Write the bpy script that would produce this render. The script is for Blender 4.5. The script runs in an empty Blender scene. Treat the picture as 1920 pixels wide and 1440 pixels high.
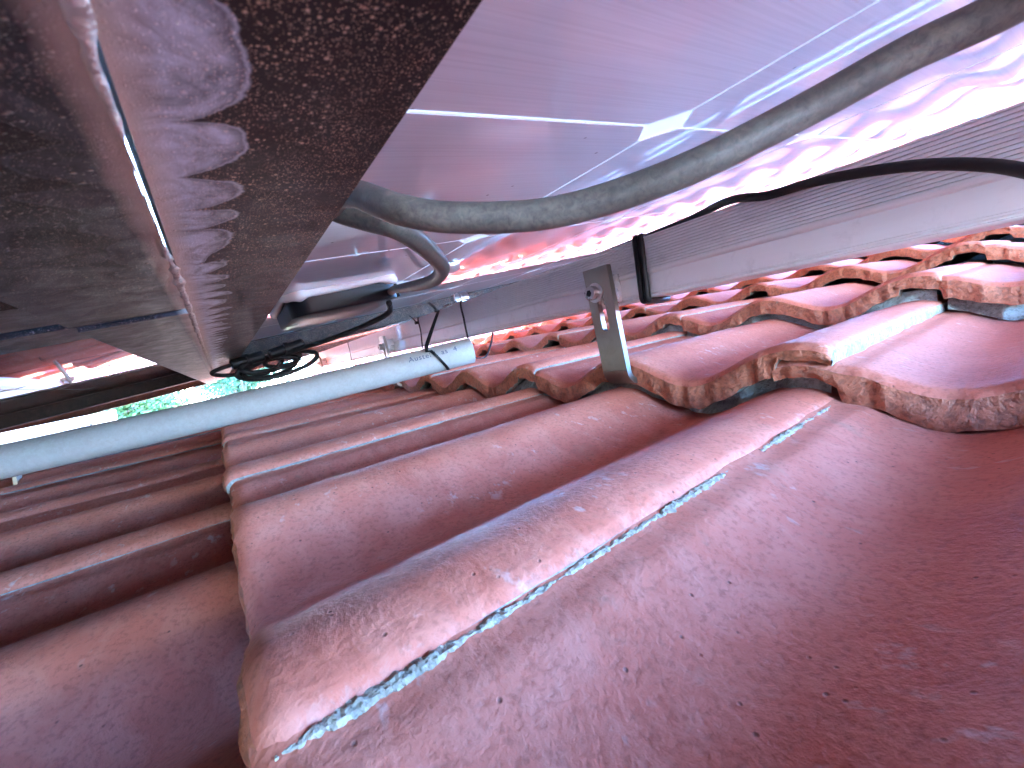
import bpy, bmesh, math, random
import numpy as np
from mathutils import Matrix, Vector, noise as mnoise

random.seed(7)
SC = bpy.context.scene
COL = SC.collection

# ------------------------------------------------------------------ frame, camera, light
# Everything on the roof is authored in the roof frame: x up the slope, y along the
# eaves, z square to the tiles, origin at the phone that took the picture.
PITCH = math.radians(11.0)
ROOF = Matrix.Translation((0, 0, 4.7)) @ Matrix.Rotation(-PITCH, 4, 'Y')

RC = ((0.801126, -0.189066, 0.567929), (-0.576935, 0.008879, 0.816737), (-0.159424, -0.981878, -0.101925))
cm = Matrix.Identity(4)
for i in range(3):
    cm[i][0] = RC[i][0]
    cm[i][1] = -RC[i][1]
    cm[i][2] = -RC[i][2]
cam = bpy.data.cameras.new('camera')
cam.sensor_width = 36
cam.lens = 14.598
cam.clip_start = 0.005
cam.clip_end = 2000
cam.dof.use_dof = True
cam.dof.focus_distance = 0.36
cam.dof.aperture_fstop = 42
camo = bpy.data.objects.new('camera', cam)
COL.objects.link(camo)
camo.matrix_world = ROOF @ cm
SC.camera = camo

SUN_ROOF = Vector((0.10, 0.92, 0.36)).normalized()          # towards the sun, in the roof frame
SUN = (ROOF.to_3x3() @ SUN_ROOF).normalized()
world = bpy.data.worlds.new('World')
SC.world = world
world.use_nodes = True
wn = world.node_tree
sky = wn.nodes.new('ShaderNodeTexSky')
sky.sky_type = 'NISHITA'
sky.sun_disc = False
sky.sun_elevation = math.asin(SUN.z)
sky.sun_rotation = math.atan2(SUN.x, SUN.y)
sky.air_density = 1.0
sky.dust_density = 0.1
sky.ozone_density = 9.0
wn.links.new(sky.outputs[0], wn.nodes['Background'].inputs[0])
wn.nodes['Background'].inputs[1].default_value = 0.15
sun = bpy.data.lights.new('sun', 'SUN')
sun.energy = 2.0
sun.angle = math.radians(0.53)
sun.color = (1.0, 0.95, 0.88)
suno = bpy.data.objects.new('sun', sun)
COL.objects.link(suno)
suno.rotation_euler = SUN.to_track_quat('Z', 'Y').to_euler()
suno.location = (0, 0, 30)

SC.view_settings.view_transform = 'Standard'
SC.view_settings.look = 'None'
SC.view_settings.gamma = 1
SC.view_settings.use_curve_mapping = False
SC.view_settings.exposure = 7.05
SC.render.engine = 'CYCLES'
SC.cycles.use_denoising = True
SC.cycles.max_bounces = 12
SC.cycles.diffuse_bounces = 8
SC.cycles.glossy_bounces = 6
SC.cycles.sample_clamp_indirect = 12
SC.cycles.caustics_reflective = True
SC.cycles.blur_glossy = 0.5


# ------------------------------------------------------------------ material helpers
class NT:
    def __init__(self, name):
        self.m = bpy.data.materials.new(name)
        self.m.use_nodes = True
        self.t = self.m.node_tree
        self.p = self.t.nodes['Principled BSDF']
        self.tc = self.t.nodes.new('ShaderNodeTexCoord')

    def n(self, kind, **kw):
        nd = self.t.nodes.new(kind)
        for k, v in kw.items():
            setattr(nd, k, v)
        return nd

    def link(self, a, b):
        self.t.links.new(a, b)

    def val(self, nd, name, v):
        if hasattr(v, 'is_output'):
            self.link(v, nd.inputs[name])
        else:
            nd.inputs[name].default_value = v

    def coords(self, scale=(1, 1, 1), rnd=0.0, out='Object'):
        mp = self.n('ShaderNodeMapping')
        self.link(self.tc.outputs[out], mp.inputs['Vector'])
        mp.inputs['Scale'].default_value = scale
        if rnd:
            oi = self.n('ShaderNodeObjectInfo')
            mu = self.math('MULTIPLY', oi.outputs['Random'], rnd)
            cb = self.n('ShaderNodeCombineXYZ')
            for i in range(3):
                self.link(mu, cb.inputs[i])
            self.link(cb.outputs[0], mp.inputs['Location'])
        return mp.outputs[0]

    def noise(self, vec, scale, detail=4, rough=0.55, dist=0.0):
        nd = self.n('ShaderNodeTexNoise')
        self.link(vec, nd.inputs['Vector'])
        nd.inputs['Scale'].default_value = scale
        nd.inputs['Detail'].default_value = detail
        nd.inputs['Roughness'].default_value = rough
        nd.inputs['Distortion'].default_value = dist
        return nd.outputs['Fac']

    def voronoi(self, vec, scale, rnd=1.0):
        nd = self.n('ShaderNodeTexVoronoi')
        self.link(vec, nd.inputs['Vector'])
        nd.inputs['Scale'].default_value = scale
        nd.inputs['Randomness'].default_value = rnd
        return nd

    def ramp(self, fac, stops):
        nd = self.n('ShaderNodeValToRGB')
        self.link(fac, nd.inputs[0])
        cr = nd.color_ramp
        while len(cr.elements) < len(stops):
            cr.elements.new(0.5)
        for e, (p, c) in zip(cr.elements, stops):
            e.position = p
            e.color = (c, c, c, 1) if isinstance(c, (int, float)) else tuple(c) + (1,)
        return nd.outputs[0]

    def math(self, op, a, b=0.0, clamp=False):
        nd = self.n('ShaderNodeMath', operation=op, use_clamp=clamp)
        for i, v in enumerate((a, b)):
            if hasattr(v, 'is_output'):
                self.link(v, nd.inputs[i])
            else:
                nd.inputs[i].default_value = v
        return nd.outputs[0]

    def mix(self, fac, a, b, mode='MIX'):
        nd = self.n('ShaderNodeMix', data_type='RGBA', blend_type=mode)
        for i, v in ((0, fac), (6, a), (7, b)):
            if hasattr(v, 'is_output'):
                self.link(v, nd.inputs[i])
            else:
                nd.inputs[i].default_value = v if i == 0 else tuple(v) + (1,)
        return nd.outputs[2]

    def bump(self, h, strength, dist):
        nd = self.n('ShaderNodeBump')
        self.link(h, nd.inputs['Height'])
        nd.inputs['Strength'].default_value = strength
        nd.inputs['Distance'].default_value = dist
        self.link(nd.outputs[0], self.p.inputs['Normal'])
        return nd

    def base(self, c):
        self.val(self.p, 'Base Color', c if hasattr(c, 'is_output') else tuple(c) + (1,))

    def set(self, **kw):
        for k, v in kw.items():
            self.val(self.p, k.replace('_', ' '), v)
        return self


def mat_tile_paint():
    a = NT('tile_paint')
    v = a.coords((1, 1, 1), 17.0)
    vs = a.coords((1, 0.55, 1), 9.0)
    big = a.noise(v, 11, 4, 0.6, 0.4)
    mid = a.noise(vs, 60, 6, 0.65, 0.6)
    fine = a.noise(v, 420, 4, 0.6)
    c = a.mix(a.ramp(big, [(0.3, 0.0), (0.7, 1.0)]), (0.48, 0.112, 0.068), (0.60, 0.160, 0.100))
    c = a.mix(a.ramp(mid, [(0.42, 0.0), (0.62, 0.55)]), c, (0.62, 0.215, 0.15))
    grain = a.ramp(fine, [(0.34, 0.5), (0.50, 0.0)])
    c = a.mix(grain, c, (0.30, 0.075, 0.045))
    # grey weathering in soft patches
    wth = a.noise(v, 26, 5, 0.7, 0.8)
    c = a.mix(a.ramp(wth, [(0.60, 0.0), (0.78, 0.5)]), c, (0.27, 0.17, 0.115))
    # chalky efflorescence: pale flecks
    flk = a.noise(vs, 150, 3, 0.6, 0.2)
    flm = a.noise(v, 18, 2, 0.5)
    fl = a.math('MULTIPLY', a.ramp(flk, [(0.60, 0.0), (0.70, 1.0)]), a.ramp(flm, [(0.48, 0.0), (0.66, 0.55)]))
    c = a.mix(fl, c, (0.62, 0.47, 0.42))
    # tiny dark pores
    vo = a.voronoi(v, 210)
    psel = a.n('ShaderNodeSeparateColor')
    a.link(vo.outputs['Color'], psel.inputs[0])
    pore = a.math('MULTIPLY', a.ramp(vo.outputs['Distance'], [(0.06, 0.8), (0.16, 0.0)]), a.ramp(psel.outputs[0], [(0.80, 0.0), (0.84, 1.0)]))
    c = a.mix(pore, c, (0.11, 0.045, 0.035))
    # lime crust along the side lap, densest at the very edge (local y of the tile)
    sp = a.n('ShaderNodeSeparateXYZ')
    a.link(a.tc.outputs['Object'], sp.inputs[0])
    edge = a.noise(v, 160, 5, 0.75, 0.6)
    dist = a.math('ADD', sp.outputs['Y'], a.math('MULTIPLY', a.math('SUBTRACT', 0.5, edge), 0.018))
    crust = a.ramp(a.math('MULTIPLY', dist, 30.0, True), [(0.0, 0.4), (0.025, 0.15), (0.05, 0.0)])
    crust = a.math('MULTIPLY', crust, a.ramp(a.noise(v, 30, 3), [(0.44, 0.0), (0.64, 0.6)]))
    c = a.mix(crust, c, (0.46, 0.41, 0.36))
    oi = a.n('ShaderNodeObjectInfo')
    hs = a.n('ShaderNodeHueSaturation')
    a.link(c, hs.inputs['Color'])
    a.link(a.math('ADD', 0.88, a.math('MULTIPLY', oi.outputs['Random'], 0.22)), hs.inputs['Value'])
    a.base(hs.outputs[0])
    a.set(Roughness=a.ramp(mid, [(0.3, 0.62), (0.7, 0.85)]))
    a.p.inputs['Specular IOR Level'].default_value = 0.25
    h = a.math('ADD', a.math('MULTIPLY', fine, 0.6), a.math('ADD', a.math('MULTIPLY', mid, 1.2), a.math('MULTIPLY', pore, -0.5)))
    a.bump(h, 0.7, 0.0012)
    return a.m


def mat_tile_nose():
    a = NT('tile_broken_edge')
    v = a.coords((1, 1, 1), 13.0)
    n1 = a.noise(v, 45, 5, 0.7, 0.6)
    n2 = a.noise(v, 260, 4, 0.65)
    c = a.mix(a.ramp(n1, [(0.3, 0.0), (0.7, 1.0)]), (0.42, 0.105, 0.050), (0.54, 0.17, 0.090))
    c = a.mix(a.ramp(n2, [(0.38, 0.7), (0.55, 0.0)]), c, (0.20, 0.065, 0.04))
    n3 = a.noise(v, 22, 4, 0.7, 1.0)
    c = a.mix(a.ramp(n3, [(0.66, 0.0), (0.80, 0.6)]), c, (0.34, 0.27, 0.20))
    a.base(c)
    a.set(Roughness=0.85)
    a.bump(a.math('ADD', a.math('MULTIPLY', n1, 2.0), n2), 0.9, 0.002)
    return a.m


def mat_cement(name, c1, c2, rnd=11.0):
    a = NT(name)
    v = a.coords((1, 1, 1), rnd)
    n1 = a.noise(v, 60, 5, 0.7, 0.5)
    n2 = a.noise(v, 300, 3, 0.6)
    c = a.mix(a.ramp(n1, [(0.35, 0.0), (0.65, 1.0)]), c1, c2)
    c = a.mix(a.ramp(n2, [(0.36, 0.6), (0.5, 0.0)]), c, tuple(x * 0.45 for x in c1))
    a.base(c)
    a.set(Roughness=0.9)
    a.bump(a.math('ADD', a.math('MULTIPLY', n1, 2.0), n2), 0.8, 0.0018)
    return a.m


def mat_frame(name='frame_anodised', edge_glare_dust=False, far=0.0, dark=1.0):
    a = NT(name)
    v = a.coords((1, 1, 1), 0.0)
    vst = a.coords((1, 0.35, 1), 0.0)
    n1 = a.noise(v, 90, 6, 0.72, 0.5)
    n2 = a.noise(vst, 26, 4, 0.65, 0.4)
    c = a.mix(a.ramp(n1, [(0.35, 0.0), (0.72, 1.0)]), tuple(q * dark for q in (0.006, 0.004, 0.0035)), tuple(q * dark for q in (0.028, 0.017, 0.014)))
    c = a.mix(a.ramp(n2, [(0.5, 0.0), (0.75, 0.6)]), c, tuple(q * dark for q in (0.036, 0.023, 0.018)))
    # dried droplets and grit: three sizes of pale specks
    spk = None
    for sc, r0, r1, th in ((520, 0.08, 0.20, 0.42), (1000, 0.10, 0.30, 0.30), (1900, 0.12, 0.36, 0.25), (3200, 0.12, 0.4, 0.25)):
        vo = a.voronoi(v, sc)
        dot = a.ramp(vo.outputs['Distance'], [(r0, 1.0), (r1, 0.0)])
        pick = a.n('ShaderNodeSeparateColor')
        a.link(vo.outputs['Color'], pick.inputs[0])
        sel = a.ramp(pick.outputs[0], [(th + 0.2, 0.0), (th + 0.24, 1.0)])
        dens = a.ramp(a.noise(v, 35 + sc * 0.02, 3, 0.6), [(0.36, 0.0), (0.58, 1.0)])
        d = a.math('MULTIPLY', a.math('MULTIPLY', dot, sel), dens)
        spk = d if spk is None else a.math('MAXIMUM', spk, d)
    tint = a.mix(a.noise(v, 200, 2), (0.80, 0.42, 0.26), (0.75, 0.58, 0.45))
    c = a.mix(a.math('MULTIPLY', spk, 0.85 if dark == 1.0 else 0.22), c, tint)
    rough = a.ramp(n1, [(0.3, 0.35), (0.7, 0.6)])
    if edge_glare_dust:
        # scalloped blue-white glare painted into the frame colour along the panel seam
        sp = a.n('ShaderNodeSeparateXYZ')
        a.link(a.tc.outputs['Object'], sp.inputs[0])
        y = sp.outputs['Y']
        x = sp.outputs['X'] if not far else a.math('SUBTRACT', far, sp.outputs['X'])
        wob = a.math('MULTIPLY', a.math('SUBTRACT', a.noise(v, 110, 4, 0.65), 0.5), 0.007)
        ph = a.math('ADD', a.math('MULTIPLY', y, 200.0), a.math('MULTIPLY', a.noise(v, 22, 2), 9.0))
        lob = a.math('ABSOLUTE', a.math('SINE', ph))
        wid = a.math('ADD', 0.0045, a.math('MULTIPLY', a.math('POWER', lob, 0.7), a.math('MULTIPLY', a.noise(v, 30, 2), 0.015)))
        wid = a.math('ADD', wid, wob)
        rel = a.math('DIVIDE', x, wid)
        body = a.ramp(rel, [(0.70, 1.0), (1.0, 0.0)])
        glare_mottle = a.ramp(a.noise(v, 90, 6, 0.75, 1.6), [(0.30, 0.12), (0.62, 1.0)])
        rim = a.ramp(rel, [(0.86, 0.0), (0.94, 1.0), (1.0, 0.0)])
        glare = a.math('MULTIPLY', body, glare_mottle)
        glare = a.math('MAXIMUM', a.math('MULTIPLY', glare, 0.9 if not far else 0.06), a.math('MULTIPLY', rim, 0.6 if not far else 0.05))
        c = a.mix(glare, c, (0.74, 0.82, 0.92))
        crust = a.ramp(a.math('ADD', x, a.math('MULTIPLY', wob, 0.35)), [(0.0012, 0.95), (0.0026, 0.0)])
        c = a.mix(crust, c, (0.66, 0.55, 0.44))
        rough = a.math('MAXIMUM', rough, a.math('MULTIPLY', glare, 0.6))
    a.base(c)
    a.set(Roughness=rough)
    a.p.inputs['Specular IOR Level'].default_value = 0.22
    a.bump(a.math('ADD', spk, a.math('MULTIPLY', n1, 0.5)), 0.5, 0.0005)
    return a.m


def mat_cell(name, c1, c2):
    a = NT(name)
    v = a.coords((1, 1, 1), 5.0)
    vx = a.coords((1, 60, 1), 5.0)
    str_ = a.noise(vx, 14, 3, 0.5)
    cloud = a.noise(v, 9, 3, 0.5)
    c = a.mix(cloud, c1, c2)
    c = a.mix(a.ramp(str_, [(0.35, 0.35), (0.6, 0.0)]), c, tuple(q * 0.8 for q in c1))
    vo = a.voronoi(v, 90)
    pk = a.n('ShaderNodeSeparateColor')
    a.link(vo.outputs['Color'], pk.inputs[0])
    dot = a.math('MULTIPLY', a.ramp(vo.outputs['Distance'], [(0.05, 0.8), (0.10, 0.0)]), a.ramp(pk.outputs[0], [(0.72, 0.0), (0.75, 1.0)]))
    c = a.mix(dot, c, (0.10, 0.09, 0.09))
    a.base(c)
    a.set(Roughness=0.42, Metallic=0.2)
    a.p.inputs['Coat Weight'].default_value = 1.0
    a.p.inputs['Coat Roughness'].default_value = 0.025
    a.p.inputs['Coat IOR'].default_value = 1.5
    return a.m


def mat_translucent(name, col, trans):
    m = bpy.data.materials.new(name)
    m.use_nodes = True
    t = m.node_tree
    t.nodes.remove(t.nodes['Principled BSDF'])
    out = t.nodes['Material Output']
    d = t.nodes.new('ShaderNodeBsdfDiffuse')
    d.inputs[0].default_value = tuple(col) + (1,)
    tr = t.nodes.new('ShaderNodeBsdfTranslucent')
    tr.inputs[0].default_value = tuple(x * trans for x in col) + (1,)
    ad = t.nodes.new('ShaderNodeAddShader')
    g = t.nodes.new('ShaderNodeBsdfGlossy')
    g.inputs['Roughness'].default_value = 0.04
    lw = t.nodes.new('ShaderNodeLayerWeight')
    lw.inputs[0].default_value = 0.35
    mx = t.nodes.new('ShaderNodeMixShader')
    t.links.new(d.outputs[0], ad.inputs[0])
    t.links.new(tr.outputs[0], ad.inputs[1])
    t.links.new(lw.outputs['Fresnel'], mx.inputs[0])
    t.links.new(ad.outputs[0], mx.inputs[1])
    t.links.new(g.outputs[0], mx.inputs[2])
    t.links.new(mx.outputs[0], out.inputs[0])
    return m


def mat_metal(name, col, rough, streak=(1, 1, 1), var=0.12, metallic=1.0):
    a = NT(name)
    v = a.coords(streak, 3.0)
    n1 = a.noise(v, 120, 5, 0.65)
    n2 = a.noise(a.coords((1, 1, 1), 2.0), 45, 5, 0.7, 0.5)
    c = a.mix(n1, tuple(x * 0.86 for x in col), col)
    c = a.mix(a.ramp(n2, [(0.55, 0.0), (0.75, 0.4)]), c, tuple(x * 0.55 for x in col))
    a.base(c)
    a.set(Metallic=metallic, Roughness=a.ramp(n2, [(0.3, rough), (0.7, rough + var)]))
    a.bump(n1, 0.12, 0.0004)
    return a.m


def mat_plain(name, col, rough, var=0.25, scale=60, bump=0.15, dust=None, spec=0.5):
    a = NT(name)
    v = a.coords((1, 1, 1), 3.0)
    n1 = a.noise(v, scale, 5, 0.65, 0.4)
    c = a.mix(n1, tuple(x * (1 - var) for x in col), tuple(min(1, x * (1 + var)) for x in col))
    rg = rough
    if dust:
        n2 = a.noise(v, scale * 4, 5, 0.7, 0.6)
        n3 = a.noise(v, scale * 0.7, 3, 0.6)
        dm = a.math('MULTIPLY', a.ramp(n2, [(0.34, 0.0), (0.62, 1.0)]), a.ramp(n3, [(0.25, 0.25), (0.65, 1.0)]))
        c = a.mix(a.math('MULTIPLY', dm, dust[1]), c, dust[0])
        rg = a.math('ADD', rough, a.math('MULTIPLY', dm, 0.35))
    a.base(c)
    a.set(Roughness=rg)
    a.p.inputs['Specular IOR Level'].default_value = spec
    if bump:
        a.bump(n1, bump, 0.0008)
    return a.m


M = {}
M['paint'] = mat_tile_paint()
M['nose'] = mat_tile_nose()
M['edge'] = mat_cement('tile_cement_edge', (0.19, 0.145, 0.12), (0.35, 0.30, 0.26))
M['under'] = mat_cement('tile_underside', (0.20, 0.15, 0.12), (0.28, 0.22, 0.18))
M['mortar'] = mat_cement('mortar', (0.34, 0.31, 0.26), (0.50, 0.46, 0.39))
M['deck'] = mat_plain('roof_boarding', (0.12, 0.08, 0.05), 0.9)
M['frame'] = mat_frame('frame_anodised')
M['frame_st'] = mat_frame('frame_anodised_stained', True)  # glare painted along the seam edge, beside the caked dust
M['frame_st_far'] = mat_frame('frame_anodised_dusty', True, 10 * 0.1685 + 0.040, 0.35)  # shade and faint seam glare painted into the colour, with caked dust
M['frame_black'] = mat_frame('frame_black_anodised', False, 0.0, 0.35)  # darkened copy of the brown frame, the left row's shade painted in
M['cell'] = mat_cell('cell_rear', (0.70, 0.76, 0.80), (0.80, 0.85, 0.88))
M['cell_black'] = mat_cell('cell_rear_black', (0.030, 0.036, 0.036), (0.045, 0.05, 0.05))  # darkened copy of the cell colour, standing in for shade
M['sheet'] = mat_translucent('laminate_encapsulant', (0.72, 0.75, 0.74), 0.25)
M['sheet_black'] = mat_translucent('laminate_encapsulant_dark', (0.50, 0.48, 0.42), 0.12)  # sheet colour lowered too, as painted shade on the left row
M['alu'] = mat_metal('rail_aluminium', (0.80, 0.81, 0.80), 0.34, (1, 0.02, 1), metallic=0.35)
M['steel'] = mat_metal('stainless_steel', (0.34, 0.31, 0.27), 0.30, (6, 6, 0.2))
M['zinc'] = mat_metal('zinc_plated', (0.66, 0.66, 0.64), 0.22)
M['black'] = mat_plain('black_plastic', (0.008, 0.008, 0.009), 0.42, spec=0.2)
M['cable'] = mat_plain('cable_rubber', (0.008, 0.008, 0.009), 0.42, dust=((0.05, 0.043, 0.036), 0.25), spec=0.3)
M['dusty'] = mat_plain('dusty_cable_rubber', (0.055, 0.055, 0.05), 0.45, scale=140, dust=((0.20, 0.185, 0.15), 0.7), bump=0.4)
M['silicone'] = mat_plain('silicone', (0.78, 0.74, 0.68), 0.45, var=0.08)
M['pvc'] = mat_plain('pvc_conduit', (0.40, 0.365, 0.345), 0.5, var=0.06, dust=((0.24, 0.21, 0.18), 0.35), spec=0.3)
M['ink'] = mat_plain('printing_ink', (0.04, 0.05, 0.12), 0.5, bump=0)
M['render'] = mat_plain('wall_render', (0.74, 0.71, 0.66), 0.9, var=0.06, scale=3)
M['roof_far'] = mat_plain('far_roof_tiles', (0.36, 0.15, 0.10), 0.85, scale=6)
M['window'] = mat_plain('window_glass', (0.03, 0.04, 0.05), 0.08, bump=0)
M['bark'] = mat_plain('bark', (0.10, 0.075, 0.055), 0.95, scale=12, bump=0.6)
M['leaf'] = mat_plain('leaves', (0.055, 0.105, 0.03), 0.6, var=0.45, scale=2.2, bump=0)
M['leaf2'] = mat_plain('leaves_bluish', (0.04, 0.10, 0.05), 0.6, var=0.45, scale=2.2, bump=0)


def mat_ground():
    a = NT('lawn')
    v = a.coords((1, 1, 1))
    c = a.mix(a.noise(v, 0.35, 6, 0.65), (0.06, 0.10, 0.03), (0.16, 0.15, 0.07))
    a.base(c)
    a.set(Roughness=0.95)
    return a.m


M['ground'] = mat_ground()


# ------------------------------------------------------------------ mesh helpers
def mesh_obj(name, verts, faces, mats, parent=None, mw=None, midx=None, smooth=False):
    me = bpy.data.meshes.new(name)
    me.from_pydata([tuple(v) for v in verts], [], faces)
    for m in (mats if isinstance(mats, (list, tuple)) else [mats]):
        me.materials.append(m)
    if midx:
        me.polygons.foreach_set('material_index', midx)
    if smooth:
        me.polygons.foreach_set('use_smooth', [True] * len(me.polygons))
    me.update()
    o = bpy.data.objects.new(name, me)
    COL.objects.link(o)
    if parent is not None:
        o.parent = parent
        if mw is not None:
            o.matrix_local = mw
    else:
        o.matrix_world = mw if mw is not None else ROOF
    return o


def empty(name, mw):
    o = bpy.data.objects.new(name, None)
    o.empty_display_size = 0.05
    COL.objects.link(o)
    o.matrix_world = mw
    return o


def tag(o, label, cat, group=None):
    o['label'] = label
    o['category'] = cat
    if group:
        o['group'] = group
    return o


class MB:
    """collects primitives into one mesh"""
    def __init__(self):
        self.v, self.f, self.mi = [], [], []

    def add(self, vs, fs, mi=0):
        b = len(self.v)
        self.v += [tuple(p) for p in vs]
        self.f += [tuple(i + b for i in f) for f in fs]
        self.mi += [mi] * len(fs)
        return self

    def box(self, lo, hi, mi=0, mat=None, bev=0.0):
        bm = bmesh.new()
        bmesh.ops.create_cube(bm, size=1)
        for v in bm.verts:
            v.co = Vector([(lo[i] + hi[i]) / 2 + v.co[i] * (hi[i] - lo[i]) for i in range(3)])
        if bev:
            bmesh.ops.bevel(bm, geom=bm.edges[:], offset=bev, segments=2, affect='EDGES', profile=0.5)
        self.bm(bm, mi, mat)
        return self

    def bm(self, bm, mi=0, mat=None):
        bm.verts.index_update()
        vs = [(mat @ v.co if mat else v.co.copy()) for v in bm.verts]
        fs = [[v.index for v in f.verts] for f in bm.faces]
        self.add(vs, fs, mi)
        bm.free()

    def tube(self, pts, r, seg=12, mi=0, cap=True, closed=False, flat=None):
        """round sweep; flat=(w, t, up) sweeps a rectangle instead"""
        P = [Vector(p) for p in pts]
        n = len(P)
        rings = []
        up = Vector((0.13, 0.21, 0.97)).normalized()
        prev = None
        for i in range(n):
            if closed:
                d = P[(i + 1) % n] - P[i - 1]
            else:
                d = P[min(i + 1, n - 1)] - P[max(i - 1, 0)]
            d.normalize()
            if flat:
                b = Vector(flat[2])
                a = d.cross(b).normalized()
                b = b.normalized()
                w, t = flat[0] / 2, flat[1] / 2
                ring = [P[i] + a * sx * t + b * sy * w for sx, sy in ((-1, -1), (1, -1), (1, 1), (-1, 1))]
            else:
                a = (prev if prev is not None else up)
                a = (a - d * a.dot(d))
                if a.length < 1e-5:
                    a = Vector((1, 0, 0)) - d * d.x
                a.normalize()
                prev = a
                b = d.cross(a)
                rr = r(i / max(1, n - 1)) if callable(r) else r
                ring = [P[i] + (a * math.cos(2 * math.pi * k / seg) + b * math.sin(2 * math.pi * k / seg)) * rr for k in range(seg)]
            rings.append(ring)
        m = len(rings[0])
        vs = [p for rg in rings for p in rg]
        fs = []
        last = n if closed else n - 1
        for i in range(last):
            j = (i + 1) % n
            for k in range(m):
                k2 = (k + 1) % m
                fs.append((i * m + k, i * m + k2, j * m + k2, j * m + k))
        if cap and not closed:
            fs.append(tuple(reversed(range(m))))
            fs.append(tuple((n - 1) * m + k for k in range(m)))
        self.add(vs, fs, mi)
        return self

    def prism(self, poly, y0, y1, mi=0, cap=True):
        """extrude an (x, z) outline along y"""
        n = len(poly)
        vs = [(x, y0, z) for x, z in poly] + [(x, y1, z) for x, z in poly]
        fs = [(i, (i + 1) % n, n + (i + 1) % n, n + i) for i in range(n)]
        if cap:
            fs += [tuple(reversed(range(n))), tuple(range(n, 2 * n))]
        self.add(vs, fs, mi)
        return self

    def build(self, name, mats, parent=None, mw=None, smooth=False):
        return mesh_obj(name, self.v, self.f, mats, parent, mw, self.mi, smooth)


def spline(pts, sub=10):
    P = [Vector(p) for p in pts]
    P = [P[0] * 2 - P[1]] + P + [P[-1] * 2 - P[-2]]
    out = []
    for i in range(1, len(P) - 2):
        for k in range(sub):
            t = k / sub
            a, b, c, d = P[i - 1], P[i], P[i + 1], P[i + 2]
            out.append(0.5 * ((2 * b) + (c - a) * t + (2 * a - 5 * b + 4 * c - d) * t * t + (3 * b - a - 3 * c + d) * t ** 3))
    out.append(P[-2])
    return out


def smooth_angle(o, deg=35):
    me = o.data
    me.polygons.foreach_set('use_smooth', [True] * len(me.polygons))
    bm = bmesh.new()
    bm.from_mesh(me)
    lim = math.radians(deg)
    for e in bm.edges:
        e.smooth = not (len(e.link_faces) == 2 and e.calc_face_angle(0) > lim)
    bm.to_mesh(me)
    bm.free()


# ------------------------------------------------------------------ roof
G, STEP, S = 0.3186, 0.0346, 0.30           # gauge, rise per course in the tile frame, cover width
X1, Y1, Z1 = -0.009, 0.0962, -0.0660        # nose of the nearest course, its side lap, its crest


def wave(y):
    t = (y - 0.023) / 0.15
    c = 0.5 + 0.5 * math.cos(2 * math.pi * t)
    return -0.0245 * (1 - c ** 0.95)


def sstep(a, b, x):
    t = min(1, max(0, (x - a) / (b - a)))
    return t * t * (3 - 2 * t)


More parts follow.
